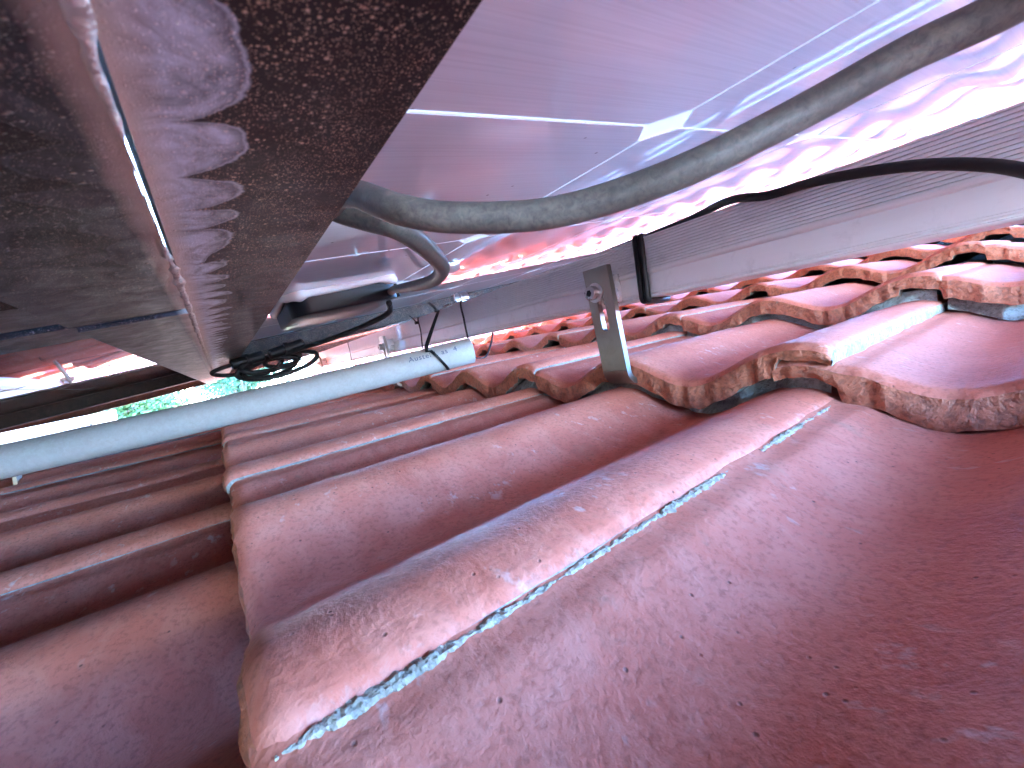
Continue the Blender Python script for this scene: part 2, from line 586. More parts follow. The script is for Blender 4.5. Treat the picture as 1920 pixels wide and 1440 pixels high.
def tile_mesh(name, seed, ny, xs):
    rs = random.Random(seed)
    off = Vector((rs.random() * 50, rs.random() * 50, rs.random() * 50))

    def nz(p, s):
        return mnoise.noise(Vector(p) * s + off)
    ys = [0.335 * i / ny for i in range(ny + 1)]
    L = xs[-1]

    def top(x, y):
        z = wave(y) + 0.0119 * x - 0.0034 * sstep(0.284, 0.299, y)
        z -= 0.0045 * (1 - min(1, x / 0.007)) ** 2.2          # rounded nose
        z -= 0.0020 * (1 - min(1, y / 0.004)) ** 2            # worn side lap
        z += 0.0009 * nz((x * 0.6, y, 0), 14) + 0.00035 * nz((x, y, 3), 60)
        return z

    def thick(x, y):
        t = 0.0135 + 0.0075 * (1 - sstep(0.02, 0.05, x))
        if y < 0.05:
            t = 0.0092 + (t - 0.0092) * sstep(0.030, 0.034, y)
        if y > 0.299:
            t = min(t, 0.0125)
        return t

    def xe(y):
        return 0.0013 * nz((0, y, 7), 45) + 0.0012 * nz((0, y, 9), 170)

    def ye(x):
        return 0.0008 * nz((x, 0, 11), 60) + 0.0007 * nz((x, 0, 13), 170)
    V, F, MI = [], [], []

    def grid(fn, a, b, mi, flip):
        base = len(V)
        for i in a:
            for j in b:
                V.append(fn(i, j))
        nb = len(b)
        for i in range(len(a) - 1):
            for j in range(nb - 1):
                q = (base + i * nb + j, base + (i + 1) * nb + j, base + (i + 1) * nb + j + 1, base + i * nb + j + 1)
                F.append(tuple(reversed(q)) if flip else q)
                MI.append(mi)

    def pt(x, y):
        return (x + xe(y) * max(0, 1 - x / 0.02), y + ye(x) * max(0, 1 - y / 0.012))

    def ftop(x, y):
        a, b = pt(x, y)
        return (a, b, top(x, y))

    def fbot(x, y):
        a, b = pt(x, y)
        return (a, b, top(x, y) - thick(x, y) + 0.0022 * nz((x, y, 21), 60) + 0.0014 * nz((x, y, 23), 160) + (0.0035 * (1 - min(1, x / 0.007)) ** 2.2))
    grid(ftop, xs, ys, 0, False)
    grid(fbot, xs[::3] if len(xs) > 9 else xs, ys, 3, True)
    ts = [0, 0.25, 0.5, 0.75, 1.0]

    def fnose(t, y):
        p, q = ftop(0, y), fbot(0, y)
        b = 0.0026 * nz((t * 0.03, y, 31), 110) * math.sin(math.pi * t) - 0.001 * math.sin(math.pi * t)
        return (p[0] + b, p[1], p[2] + (q[2] - p[2]) * t)
    grid(fnose, ts, ys, 1, True)

    def fside(t, x):
        p, q = ftop(x, 0), fbot(x, 0)
        return (p[0], p[1] - 0.0006 * math.sin(math.pi * t) + 0.0006 * nz((x, t * 0.02, 41), 120), p[2] + (q[2] - p[2]) * t)
    grid(fside, ts, xs, 2, False)

    def ffar(t, x):
        p, q = ftop(x, 0.335), fbot(x, 0.335)
        return (p[0], p[1], p[2] + (q[2] - p[2]) * t)
    grid(ffar, [0, 1], xs, 2, True)

    def fback(t, y):
        p, q = ftop(L, y), fbot(L, y)
        return (p[0], p[1], p[2] + (q[2] - p[2]) * t)
    grid(fback, [0, 1], ys, 2, False)
    me = bpy.data.meshes.new(name)
    me.from_pydata(V, [], F)
    for k in ('paint', 'nose', 'edge', 'under'):
        me.materials.append(M[k])
    me.polygons.foreach_set('material_index', MI)
    me.polygons.foreach_set('use_smooth', [True] * len(F))
    me.update()
    return me


XH = [0, .0006, .0015, .003, .005, .008, .013, .02] + [.03 + .0155 * i for i in range(25)]
XM = [0, .002, .005, .012, .03, .09, .16, .23, .30, .40]
HERO = [tile_mesh('tile', 100 + i, 160, XH) for i in range(5)]
MIDT = [tile_mesh('tile', 200 + i, 60, XM) for i in range(4)]
FART = [tile_mesh('tile', 300 + i, 30, [0, .004, .02, .20, .40]) for i in range(3)]

MEAN = STEP / G
roofo = MB()
dz = -0.165
xa, xb, ya, yb = -2.25, 3.0, -1.45, 3.98


def deckz(x):
    return dz + MEAN * (x - X1)


roofo.add([(xa, ya, deckz(xa)), (xb, ya, deckz(xb)), (xb, yb, deckz(xb)), (xa, yb, deckz(xa)),
           (xa, ya, deckz(xa) - .05), (xb, ya, deckz(xb) - .05), (xb, yb, deckz(xb) - .05), (xa, yb, deckz(xa) - .05)],
          [(0, 1, 2, 3), (7, 6, 5, 4), (0, 4, 5, 1), (1, 5, 6, 2), (2, 6, 7, 3), (3, 7, 4, 0)])
roof = roofo.build('tiled_roof', M['deck'], None, ROOF)
tag(roof, 'red tiled roof with wavy overlapping tiles under the solar panels', 'roof')

rt = random.Random(3)
ntile = 0
for k in range(-6, 10):
    for j in range(-5, 13):
        x = X1 + (k - 1) * G
        y = Y1 + (j - 1) * S
        near = -0.5 < x < 1.0 and -0.45 < y < 1.25
        mid = -1.0 < x < 1.9 and -0.8 < y < 2.4
        me = rt.choice(HERO if near else MIDT if mid else FART)
        o = bpy.data.objects.new('tile', me)
        COL.objects.link(o)
        o.parent = roof
        jz = rt.uniform(-.0012, .0012)
        jx = rt.uniform(-.003, .003)
        jy = rt.uniform(-.0008, .0008)
        if k == 2 and j == 0:
            jz = -0.0060
        if k == 1 and j == 0:
            jz = 0.0012
        if k in (1, 2, 3) and j in (0, 1, 2):
            jx *= 0.3
        o.location = (x + jx, y + jy, Z1 + (k - 1) * STEP + jz)
        o.rotation_euler = (rt.uniform(-.004, .004), rt.uniform(-.002, .002), rt.uniform(-.003, .003))
        ntile += 1

# mortar squeezed out under the noses of the course in front of the camera
rm = random.Random(11)
for k, jr in ((1, (0, 1, 2)), (2, (0, 1, 2, 3)), (3, (0, 1, 2))):
    for j in jr:
        x0 = X1 + (k - 1) * G
        y0 = Y1 + (j - 1) * S
        vs, fs = [], []
        ny, nz_ = 70, 5
        for a in range(ny + 1):
            yy = 0.004 + 0.292 * a / ny
            zt = Z1 + (k - 1) * STEP + wave(yy) - 0.0195
            zb = Z1 + (k - 2) * STEP + 0.0119 * G + wave(yy) - 0.006
            hole = mnoise.noise(Vector((yy * 28, j * 7.3, k * 3.1)))
            rec = 0.0055 + 0.016 * max(0, hole) * 1.6
            for b in range(nz_ + 1):
                t = b / nz_
                zz = zb + (zt - zb) * t
                xx = x0 + rec + 0.008 * t + 0.004 * mnoise.noise(Vector((yy * 90, zz * 120, k + j * 3)))
                zz += 0.0012 * mnoise.noise(Vector((yy * 70, t * 3, 9 + j)))
                vs.append((xx, y0 + yy, zz))
        for a in range(ny):
            for b in range(nz_):
                q = a * (nz_ + 1) + b
                fs.append((q, q + 1, q + nz_ + 2, q + nz_ + 1))
        mesh_obj('mortar', vs, fs, M['mortar'], roof, Matrix.Identity(4), smooth=True)

def lap_bead(k, j, r0, cov, seed):
    rb = random.Random(seed)
    x0, y0 = X1 + (k - 1) * G, Y1 + (j - 1) * S
    zc = Z1 + (k - 1) * STEP + wave(0)
    vs, fs = [], []
    n, m = 420, 8
    for i in range(n + 1):
        x = x0 + 0.004 + 0.302 * i / n
        f = lambda s_, c_: mnoise.noise(Vector((x * s_, c_, seed)))
        r = r0 * max(0.08, min(1.0, cov + 1.3 * f(24, 0) + 0.5 * f(90, 1)))
        for q in range(m):
            a = 2 * math.pi * q / m
            rr = r * (1 + 0.75 * mnoise.noise(Vector((x * 620, q * 1.7, seed + 5))))
            vs.append((x, y0 - 0.0012 + 0.0006 * f(160, 2) + rr * 1.15 * math.cos(a), zc + 0.0119 * (x - x0) - 0.0030 + rr * 0.8 * math.sin(a)))
    for i in range(n):
        for q in range(m):
            fs.append((i * m + q, i * m + (q + 1) % m, (i + 1) * m + (q + 1) % m, (i + 1) * m + q))
    mesh_obj('mortar', vs, fs, M['grit'], roof, Matrix.Identity(4))


M['grit'] = mat_cement('gritty_mortar', (0.25, 0.185, 0.135), (0.40, 0.315, 0.24))
lap_bead(1, 1, 0.0019, 0.66, 3)
lap_bead(1, 2, 0.0016, 0.3, 8)
lap_bead(1, 3, 0.0016, 0.3, 12)

# house walls under the roof (gravity frame, so built through the inverse roof matrix)
IR = ROOF.inverted()
wb = MB()
for lo, hi in (((-1.9, -1.3, 0.0), (2.75, -1.1, 0)), ((-1.9, 3.7, 0), (2.75, 3.9, 0)), ((-1.9, -1.1, 0), (-1.7, 3.7, 0)), ((2.55, -1.1, 0), (2.75, 3.7, 0))):
    ring_lo, ring_hi = [], []
    for px, py in ((lo[0], lo[1]), (hi[0], lo[1]), (hi[0], hi[1]), (lo[0], hi[1])):
        zt = (ROOF @ Vector((px, py, deckz(px) - .055))).z
        ring_lo.append(IR @ Vector((px, py, 0)))
        ring_hi.append(IR @ Vector((px, py, zt - 0.04)))
    wb.add(ring_lo + ring_hi, [(0, 1, 5, 4), (1, 2, 6, 5), (2, 3, 7, 6), (3, 0, 4, 7), (4, 5, 6, 7)])
wb.build('wall', M['render'], roof, Matrix.Identity(4))

# ------------------------------------------------------------------ solar panels
PM = 0.1218                                   # slope of the panel plane in the roof frame
TH = math.atan(PM)
LAM0, FL0 = 0.0608, 0.0310                    # laminate underside, flange underside, at x = 0
PLANE = ROOF @ Matrix.Translation((0, 0, FL0)) @ Matrix.Rotation(-TH, 4, 'Y')
HL = (LAM0 - FL0) * math.cos(TH)              # laminate above the flange, square to the panel
CP, CS = 0.1685, 0.1664                       # cell pitch and size
WEB, FLW, FH = 0.0018, 0.0318, 0.0385         # frame wall, flange width, frame height
PL, PW = 10 * CP + 0.040, 6 * CP + 0.041


def cell_mesh(mat):
    c, h = 0.0125, CS / 2
    o = [(-h + c, -h), (h - c, -h), (h, -h + c), (h, h - c), (h - c, h), (-h + c, h), (-h, h - c), (-h, -h + c)]
    vs = [(x, y, 0) for x, y in o] + [(x, y, 0.0006) for x, y in o]
    fs = [tuple(reversed(range(8))), tuple(range(8, 16))] + [(i, (i + 1) % 8, 8 + (i + 1) % 8, 8 + i) for i in range(8)]
    me = bpy.data.meshes.new('cell')
    me.from_pydata(vs, [], fs)
    me.materials.append(M[mat])
    return me


CELL = cell_mesh('cell')
CELL_SHADED = cell_mesh('cell_black')


def panel(x0, y0, label, glare_dust=None, black=False):  # black paints the left row's shade into frame, cells and sheet
    """root at one lower corner of the frame; parts in the panel's own axes"""
    root = empty('solar_panel', PLANE @ Matrix.Translation((x0, y0, 0)))
    tag(root, label, 'solar panel', 'solar panels on the roof')
    t = 0.0016

    def csec(sgn):
        return [(0, 0), (FLW, 0), (FLW, t), (WEB, t), (WEB, HL - .002), (0.010, HL - .002), (0.010, HL), (WEB, HL), (WEB, FH - t), (0.009, FH - t), (0.009, FH), (0, FH)]
    poly = csec(1)
    I4 = Matrix.Identity(4)
    # two long sides along y, two short sides along x, mitred visually by butting inside
    for side in (0, 1):
        b = MB()
        pp = [(x, z) for x, z in poly] if side == 0 else [(PL - x, z) for x, z in reversed(poly)]
        pp = list(reversed(pp))
        b.prism(pp, 0, PW)
        o = b.build('frame_side', M[('frame_st', 'frame_st_far')[side]] if glare_dust == side else M['frame_black' if black else 'frame'], root, I4)
    for side in (0, 1):
        vs, fs = [], []
        n = len(poly)
        for xx in (WEB + 0.0002, PL - WEB - 0.0002):
            for p, z in poly:
                # the cross flange sits a hair above the long one where they lap
                zz = z + (0.0018 if z < 0.003 else 0)
                vs.append((xx, p if side == 0 else PW - p, zz))
        for i in range(n):
            q = (i, (i + 1) % n, n + (i + 1) % n, n + i)
            fs.append(q if side == 0 else tuple(reversed(q)))
        fs += [tuple(reversed(range(n))), tuple(range(n, 2 * n))] if side == 0 else [tuple(range(n)), tuple(reversed(range(n, 2 * n)))]
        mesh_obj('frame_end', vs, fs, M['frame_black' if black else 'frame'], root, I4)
    b = MB()
    e = WEB + 0.0003
    b.box((e, e, HL + 0.0007), (PL - e, PW - e, HL + 0.0045))
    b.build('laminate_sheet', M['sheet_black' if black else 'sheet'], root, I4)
    mx, my = (PL - 10 * CP) / 2, (PW - 6 * CP) / 2
    for i in range(10):
        for j in range(6):
            o = bpy.data.objects.new('cell', CELL_SHADED if black else CELL)
            COL.objects.link(o)
            o.parent = root
            o.location = (mx + (i + .5) * CP, my + (j + .5) * CP, HL)
    return root


EDGE_Y = 0.785 + 0.0205 - PW                   # near edge of the panel overhead
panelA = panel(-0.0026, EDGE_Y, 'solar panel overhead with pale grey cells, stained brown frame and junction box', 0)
panelB = panel(-0.0026, EDGE_Y + PW + 0.012, 'solar panel beyond the coiled black cable, past the overhead one')
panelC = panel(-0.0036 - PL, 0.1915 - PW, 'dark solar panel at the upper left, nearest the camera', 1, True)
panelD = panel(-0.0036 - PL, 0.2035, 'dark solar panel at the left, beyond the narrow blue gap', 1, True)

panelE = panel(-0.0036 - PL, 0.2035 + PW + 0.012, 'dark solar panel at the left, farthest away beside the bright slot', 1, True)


def pinv(p):
    """roof-frame point to panel A's axes"""
    return panelA.matrix_world.inverted() @ (ROOF @ Vector(p))


bpy.context.view_layer.update()
I4 = Matrix.Identity(4)

# dust caked along the seam between the two rows, bitten through where light falls in
M['crust'] = mat_cement('caked_dust', (0.58, 0.50, 0.42), (0.74, 0.67, 0.58), 0.0)
db = MB()
vs, fs = [], []
NS = 420
for i in range(NS + 1):
    yy = -0.02 + 1.6 * (i / NS) ** 1.6
    nn = lambda s_, k_: mnoise.noise(Vector((yy * s_, k_, 0.3)))
    w = 0.0009 + 0.0007 * nn(140, 1) + 0.0005 * nn(420, 2)
    if 0.052 < yy < 0.118:
        w *= 0.12 + 0.5 * abs((yy - 0.085) / 0.033) ** 2
    w = max(w, 0.00012)
    cx = -0.0031 - 0.0004 * (1 if 0.05 < yy < 0.12 else 0.3) + 0.0003 * nn(90, 4)
    h_ = 0.0007 + 0.0004 * nn(200, 3)
    vs += [(cx - w, yy, -0.0001), (cx - w * .5, yy, -h_), (cx + w * .5, yy, -h_ * .9), (cx + w, yy, -0.0001), (cx, yy, .0012)]
for i in range(NS):
    for k in range(5):
        fs.append((i * 5 + k, i * 5 + (k + 1) % 5, i * 5 + 5 + (k + 1) % 5, i * 5 + 5 + k))
db.add(vs, fs)
dbo = db.build('dust_crust', M['crust'], None, PLANE, True)
tag(dbo, 'pale dust caked along the bright seam between the two panel frames', 'dust')

# junction box glued to the overhead panel, its silicone bead and lid clip
jb = MB()
jx, jy = 0.066, 0.388 - EDGE_Y
bmj = bmesh.new()
bmesh.ops.create_cube(bmj, size=1)
for v in bmj.verts:
    v.co = Vector((jx + (v.co.x + .5) * 0.098, jy + (v.co.y + .5) * 0.105, HL - 0.0205 + (v.co.z + .5) * 0.0185))
bmesh.ops.bevel(bmj, geom=[e for e in bmj.edges if abs(e.verts[0].co.z - e.verts[1].co.z) > .01], offset=0.016, segments=6, affect='EDGES', profile=0.5)
bmesh.ops.bevel(bmj, geom=[e for e in bmj.edges if e.verts[0].co.z < HL - .02 and e.verts[1].co.z < HL - .02], offset=0.0025, segments=2, affect='EDGES', profile=0.5)
jb.bm(bmj)
jbo = jb.build('junction_box', M['black'], panelA, I4)
smooth_angle(jbo, 30)
si = MB()
ring = []
for i in range(60):
    a = 2 * math.pi * i / 60
    cx, cy = jx + 0.049, jy + 0.0525
    ex, ey = 0.051, 0.0545
    px = cx + ex * math.copysign(abs(math.cos(a)) ** 0.35, math.cos(a)) + .0012 * math.sin(5 * a)
    py = cy + ey * math.copysign(abs(math.sin(a)) ** 0.35, math.sin(a)) + .0016 * math.sin(7 * a + 1)
    ring.append((px, py, HL - 0.0022 + .0006 * math.sin(4 * a)))
si.tube(ring, lambda u: 0.0042 + .0012 * math.sin(u * 31) + .0006 * math.sin(u * 77), 10, closed=True)
# flat skirt between bead and box
si.add([(p[0], p[1], HL - .0012) for p in ring] + [(jx + .049, jy + .0525, HL - .0012)], [(i, (i + 1) % 60, 60) for i in range(60)])
si.build('silicone_bead', M['silicone'], jbo, I4, True)
cl = MB()
cl.box((jx + .099, jy + .012, HL - .019), (jx + .1015, jy + .022, HL - .006), bev=.0008)
cl.build('lid_clip', M['black'], jbo, I4)

# ------------------------------------------------------------------ mounting rails
RXF, RZB, RH, RW = 0.3125, 0.0160, 0.0508, 0.040


def rail_profile():
    p = []
    # front face, bottom to top: lip grooves, flat band, shallow step, fine ribs
    p += [(0.0, 0.0), (-.0006, .0008), (-.0006, .0016), (.0003, .0022), (.0003, .0030), (-.0006, .0036), (-.0006, .0046), (.0002, .0050)]
    p += [(.0002, .0200), (-.0012, .0212), (-.0016, .0222)]
    z = .0228
    for i in range(12):
        p += [(-.0018, z), (-.0018, z + .0011), (.0001, z + .0013), (.0001, z + .0020)]
        z += .00225
    p += [(-.0018, z), (-.0018, RH), (.012, RH), (.012, RH - .009), (.028, RH - .009), (.028, RH), (RW, RH), (RW, 0)]
    return p


def rail(xf, zb, y0, y1, label):
    o = MB()
    # outline runs up the front and down the back: orient for outward normals
    o.prism([(xf + a, zb + b) for a, b in reversed(rail_profile())], y0, y1)
    ob = o.build('mounting_rail', M['alu'], None, ROOF)
    tag(ob, label, 'rail', 'mounting rails under the panels')
    return ob


rail(RXF, RZB + 0.0015, EDGE_Y - 0.10, 1.98, 'ribbed aluminium rail running under the overhead solar panel')
# the lower row's rail faces the camera with its back: mirror by building the outline from behind
lz = FL0 + PM * (-0.40) - RH - 0.0012
lo_ = MB()
lo_.prism([(-0.40 + RW - a, lz + b) for a, b in rail_profile()], -0.55, 2.35)
lr = lo_.build('mounting_rail', M['alu'], None, ROOF)
tag(lr, 'bluish lit aluminium rail at the far left above the white conduit', 'rail', 'mounting rails under the panels')


# ------------------------------------------------------------------ roof hooks
def hook(x, y, zb, zt, label, sgn=1):
    """flat stainless hook leaving the tile lap and rising to the rail; bolt through its slot"""
    root = empty('roof_hook', ROOF @ Matrix.Translation((x, y, zb)))
    tag(root, label, 'roof hook', 'stainless roof hooks')
    w, t, h = 0.0285, 0.0055, zt - zb
    lean = -0.010 * sgn
    bm = bmesh.new()
    # plate outline in (y, z) with slot, extruded in x, then sheared to lean
    sl0, sl1, sw = h * 0.50, h * 0.80, 0.0042
    outer = [(-w / 2, 0.012), (w / 2, 0.012), (w / 2, h), (-w / 2, h)]
    slot = []
    for i in range(9):
        a = math.pi * i / 8
        slot.append((sw * math.cos(a), sl1 + sw * math.sin(a)))
    for i in range(9):
        a = math.pi + math.pi * i / 8
        slot.append((sw * math.cos(a), sl0 + sw * math.sin(a)))

    def loop(pts, x_):
        vs = [bm.verts.new((x_, p[0], p[1])) for p in pts]
        es = [bm.edges.new((vs[i], vs[(i + 1) % len(vs)])) for i in range(len(vs))]
        return vs, es
    ov, oe = loop(outer, 0)
    sv, se = loop(slot, 0)
    res = bmesh.ops.triangle_fill(bm, use_beauty=True, edges=oe + se)
    fc = [f for f in res['geom'] if isinstance(f, bmesh.types.BMFace)]
    # remove the fill inside the slot
    kill = [f for f in fc if abs(f.calc_center_median().y) < sw * .95 and sl0 - sw < f.calc_center_median().z < sl1 + sw and all(v in sv for v in f.verts)]
    bmesh.ops.delete(bm, geom=kill, context='FACES')
    ext = bmesh.ops.extrude_face_region(bm, geom=[f for f in bm.faces])
    bmesh.ops.translate(bm, verts=[v for v in ext['geom'] if isinstance(v, bmesh.types.BMVert)], vec=(t, 0, 0))
    bmesh.ops.recalc_face_normals(bm, faces=bm.faces[:])
    for v in bm.verts:
        v.co.x = v.co.x * sgn + lean * (v.co.z / h)
    if sgn < 0:
        bmesh.ops.reverse_faces(bm, faces=bm.faces[:])
    b = MB()
    b.bm(bm)
    # bent foot sliding under the tile
    arc = []
    for i in range(9):
        a = math.pi / 2 * i / 8
        arc.append(((t / 2 + 0.012 - 0.012 * math.cos(a)) * sgn + lean * 0.012 / h * (1 - i / 8), 0, 0.012 - 0.012 * math.sin(a)))
    arc.append(((t / 2 + 0.10) * sgn, 0, 0.002))
    b.tube(arc, 0, flat=(w, t, (0, 1, 0)))
    pl_ = b.build('strap_plate', M['steel'], root, I4)
    # socket cap bolt, washer, clamp block behind
    def cyl(r, x0, x1, seg=24):
        m = MB()
        m.tube([(x0, 0, 0), (x0 + (x1 - x0) * .08, 0, 0), (x0 + (x1 - x0) * .92, 0, 0), (x1, 0, 0)], lambda u: r * (0.9 if u in (0.0, 1.0) else 1), seg)
        return m
    zc = h * 0.80
    xl = lean * zc / h
    bo = Matrix.Translation((xl, 0.004, zc))
    m = cyl(0.0062, -0.0085 * sgn, -0.0016 * sgn)
    bolt = m.build('bolt_head', M['zinc'], root, bo, False)
    smooth_angle(bolt, 40)
    m = MB()
    hexr = [(-0.0087 * sgn, 0.0031 * math.cos(math.pi * i / 3), 0.0031 * math.sin(math.pi * i / 3)) for i in range(6)]
    m.add(hexr, [tuple(range(6))])
    m.build('socket', M['black'], bolt, I4)
    m = cyl(0.0088, -0.0016 * sgn, -0.0001 * sgn)
    smooth_angle(m.build('washer', M['zinc'], root, bo), 40)
    m = MB()
    m.box((min(t * sgn, 0.022 * sgn), -0.012, -0.012), (max(t * sgn, 0.022 * sgn), 0.0125, 0.014), bev=.001)
    m.build('clamp_block', M['zinc'], root, bo)
    return root


hook(0.2985, 0.2595, -0.0545, 0.052, 'steel roof hook with slot and bolt rising from the tile in mid picture')
hook(0.2985, 0.860, -0.0545, 0.052, 'small distant roof hook lit blue on its edge, beyond the conduit end')
hook(0.2985, 1.525, -0.0545, 0.052, 'farthest roof hook, a thin dark bar right of the coiled cable')
hook(-0.349, 1.22, -0.158, -0.042, 'roof hook in the bright slot at the far left of the conduit', -1)
hook(-0.349, 1.84, -0.158, -0.042, 'last roof hook on the bluish left rail, near its far end', -1)

# ------------------------------------------------------------------ cables
def ray(px, py, d):
    c = ((px - 960) / 778.56 * d, (py - 720) / 778.56 * d, d)
    return Vector([sum(RC[i][j] * c[j] for j in range(3)) for i in range(3)])


def cable(name, pts, r, mat, label, cat='cable', group=None, sub=14, seg=16):
    b = MB()
    b.tube(spline(pts, sub), r, seg)
    o = b.build(name, mat, None, ROOF, True)
    tag(o, label, cat, group)
    return o


near = [ray(2120, -130, .062), ray(1900, 8, .071), ray(1700, 103, .078), ray(1500, 212, .084), ray(1300, 312, .087),
        ray(1130, 375, .091), ray(1000, 404, .0925), ray(850, 408, .092), ray(760, 396, .092), ray(712, 380, .095),
        ray(668, 364, .103), ray(632, 368, .111), ray(628, 392, .120), ray(682, 410, .120),
        ray(738, 424, .117), ray(776, 446, .128), ray(812, 478, .152), ray(829, 504, .186), ray(812, 526, .225), ray(772, 537, .275), Vector((0.138, 0.352, 0.0600)), Vector((0.150, 0.392, 0.0645))]
cable('dusty_cable', near, 0.0034, M['dusty'], 'thick dusty grey cable sweeping across the top right under the panel')
bc = [Vector((.345, .30, .0735)), Vector((.335, .20, .0740)), Vector((.3130, .150, .0725))]


def onx(px, py, x):
    d = ray(px, py, 1.0)
    return d * (x / d.x)


bc += [onx(1440, 366, .303), onx(1540, 338, .300), onx(1700, 312, .294), onx(1850, 310, .288), onx(1990, 335, .272), onx(2200, 380, .268)]
cable('black_cable', bc, 0.0028, M['cable'], 'thin black cable crossing in front of the ribbed rail at right')
jc = [Vector((.150, .402, .0560)), Vector((.158, .430, .050)), Vector((.150, .470, .045)), Vector((.132, .520, .040)), Vector((.112, .560, .036)), Vector((.096, .595, .034)), Vector((.080, .612, .030))]
cable('black_cable', jc, 0.0029, M['cable'], 'black cable sagging from the junction box to the coil')

# coil of spare cable with two plug connectors, hung below the far frame
cr = random.Random(5)
coil = empty('cable_coil', ROOF @ Matrix.Translation(ray(512, 680, .54)))
tag(coil, 'coiled black cable with connectors hanging below the far panel frame', 'cable coil')
for n_, (rx, rz, ox, oz, tw) in enumerate(((.044, .013, .010, -.004, .16), (.036, .009, .0, .0, .10), (.028, .010, -.014, -.003, .22), (.022, .008, .014, .003, .05), (.033, .011, -.004, -.006, .12))):
    pts = []
    for i in range(26):
        a = 2 * math.pi * i / 26
        pts.append((ox + rx * math.cos(a), 0.018 * math.sin(a + n_) + n_ * .006, oz + rz * math.sin(a) + tw * rx * math.cos(a)))
    b = MB()
    b.tube(pts, 0.0029, 10, closed=True)
    b.build('loop', M['cable'], coil, I4, True)
for (p, q) in (((-.046, .0, .004), (-.008, .004, .011)), ((-.004, -.006, .010), (.040, -.004, .020))):
    b = MB()
    P, Q = Vector(p), Vector(q)
    b.tube([P, P.lerp(Q, .05), P.lerp(Q, .45), P.lerp(Q, .46), P.lerp(Q, .55), P.lerp(Q, .56), P.lerp(Q, .95), Q],
           lambda u: .0045 if u < .1 or u > .9 else (.0088 if .35 < u < .65 else .0068), 14)
    smooth_angle(b.build('plug_connector', M['black'], coil, I4), 40)
b = MB()
b.tube(spline([(-.046, 0, .004), (-.056, 0, .002), (-.066, .01, -.002), (-.058, .02, -.006), (-.04, .02, -.008), (.0, .01, -.010)], 8), .0027, 10)
b.build('lead', M['cable'], coil, I4, True)

# ------------------------------------------------------------------ white conduit
C0, C1 = Vector((0.305, 0.527, -0.0040)), Vector((-0.330, 0.719, -0.0465))
CR = 0.0185
cdir = (C1 - C0).normalized()
con = MB()
seg = 40
up = Vector((0, 0, 1))
ca = (up - cdir * up.dot(cdir)).normalized()
cb = cdir.cross(ca)
NL = 16


def cring(u, r):
    p = C0.lerp(C1, u) + Vector((0, 0, -0.004 * math.sin(math.pi * u)))
    return [p + (ca * math.cos(2 * math.pi * i / seg) + cb * math.sin(2 * math.pi * i / seg)) * r for i in range(seg)]


rings = [cring(0.05, CR - .0022), cring(0.0, CR - .0022), cring(0.0, CR - .0003), cring(0.0006, CR)] + [cring(i / NL, CR) for i in range(1, NL + 1)]
vs = [p for rg in rings for p in rg]
fs = []
for i in range(len(rings) - 1):
    for k in range(seg):
        fs.append((i * seg + k, i * seg + (k + 1) % seg, (i + 1) * seg + (k + 1) % seg, (i + 1) * seg + k))
con.add(vs, [tuple(reversed(f)) for f in fs])
cono = con.build('conduit_pipe', M['pvc'], None, ROOF)
smooth_angle(cono, 40)
tag(cono, 'white plastic conduit pipe tied under the rail, running to the left edge', 'pipe')


def text_on_pipe(body, u0, ang, size):
    cu = bpy.data.curves.new('print', 'FONT')
    cu.body = body
    cu.size = size
    cu.space_character = 1.15
    to = bpy.data.objects.new('print', cu)
    COL.objects.link(to)
    dg = bpy.context.evaluated_depsgraph_get()
    me = bpy.data.meshes.new_from_object(to.evaluated_get(dg))
    COL.objects.unlink(to)
    bpy.data.objects.remove(to)
    L = (C1 - C0).length
    w = max(v.co.x for v in me.vertices)
    for v in me.vertices:
        s = w - v.co.x                              # reads from far to near along the pipe
        a = ang + v.co.y / CR
        u = u0 + s / L
        p = C0.lerp(C1, u) + Vector((0, 0, -0.004 * math.sin(math.pi * u)))
        v.co = p + (ca * math.cos(a) + cb * math.sin(a)) * (CR + .00025)
    me.materials.append(M['ink'])
    o = bpy.data.objects.new('printed_text', me)
    COL.objects.link(o)
    o.parent = cono
    return o


bpy.context.view_layer.update()
vdir = (-(C0)).normalized()
ANG = math.atan2(vdir.dot(cb), vdir.dot(ca))
text_on_pipe('Austel L as  4', 0.036, ANG - 0.25 * (1 if math.sin(ANG) > 0 else -1), 0.0105)

# ------------------------------------------------------------------ straps, ties, clamp
def tie_loop(pts, w, t, axis, label, sub=8, head=None, name='cable_tie', cat='cable tie'):
    b = MB()
    n = len(pts)
    P = [Vector(p) for p in pts]
    out = []
    for i in range(n):
        a, b_, c, d = P[i - 1], P[i], P[(i + 1) % n], P[(i + 2) % n]
        for k in range(sub):
            u = k / sub
            out.append(0.5 * ((2 * b_) + (c - a) * u + (2 * a - 5 * b_ + 4 * c - d) * u * u + (3 * b_ - a - 3 * c + d) * u ** 3))
    b.tube(out, 0, flat=(w, t, axis), closed=True)
    if head is not None:
        h = Vector(head)
        b.box(h - Vector((.003, .003, .0025)), h + Vector((.003, .003, .0025)), bev=.0006)
        b.tube([h, h + Vector((-.004, .004, .009)), h + Vector((-.009, .006, .015))], 0, flat=(w, t, axis))
    o = b.build(name, M['black'], None, ROOF)
    tag(o, label, cat, 'ties and straps round the rail')
    return o


xf, xk, zb, zt = RXF - .0022, RXF + RW + .0012, RZB + .0005, RZB + RH + .0022
sy = 0.226
strap = MB()


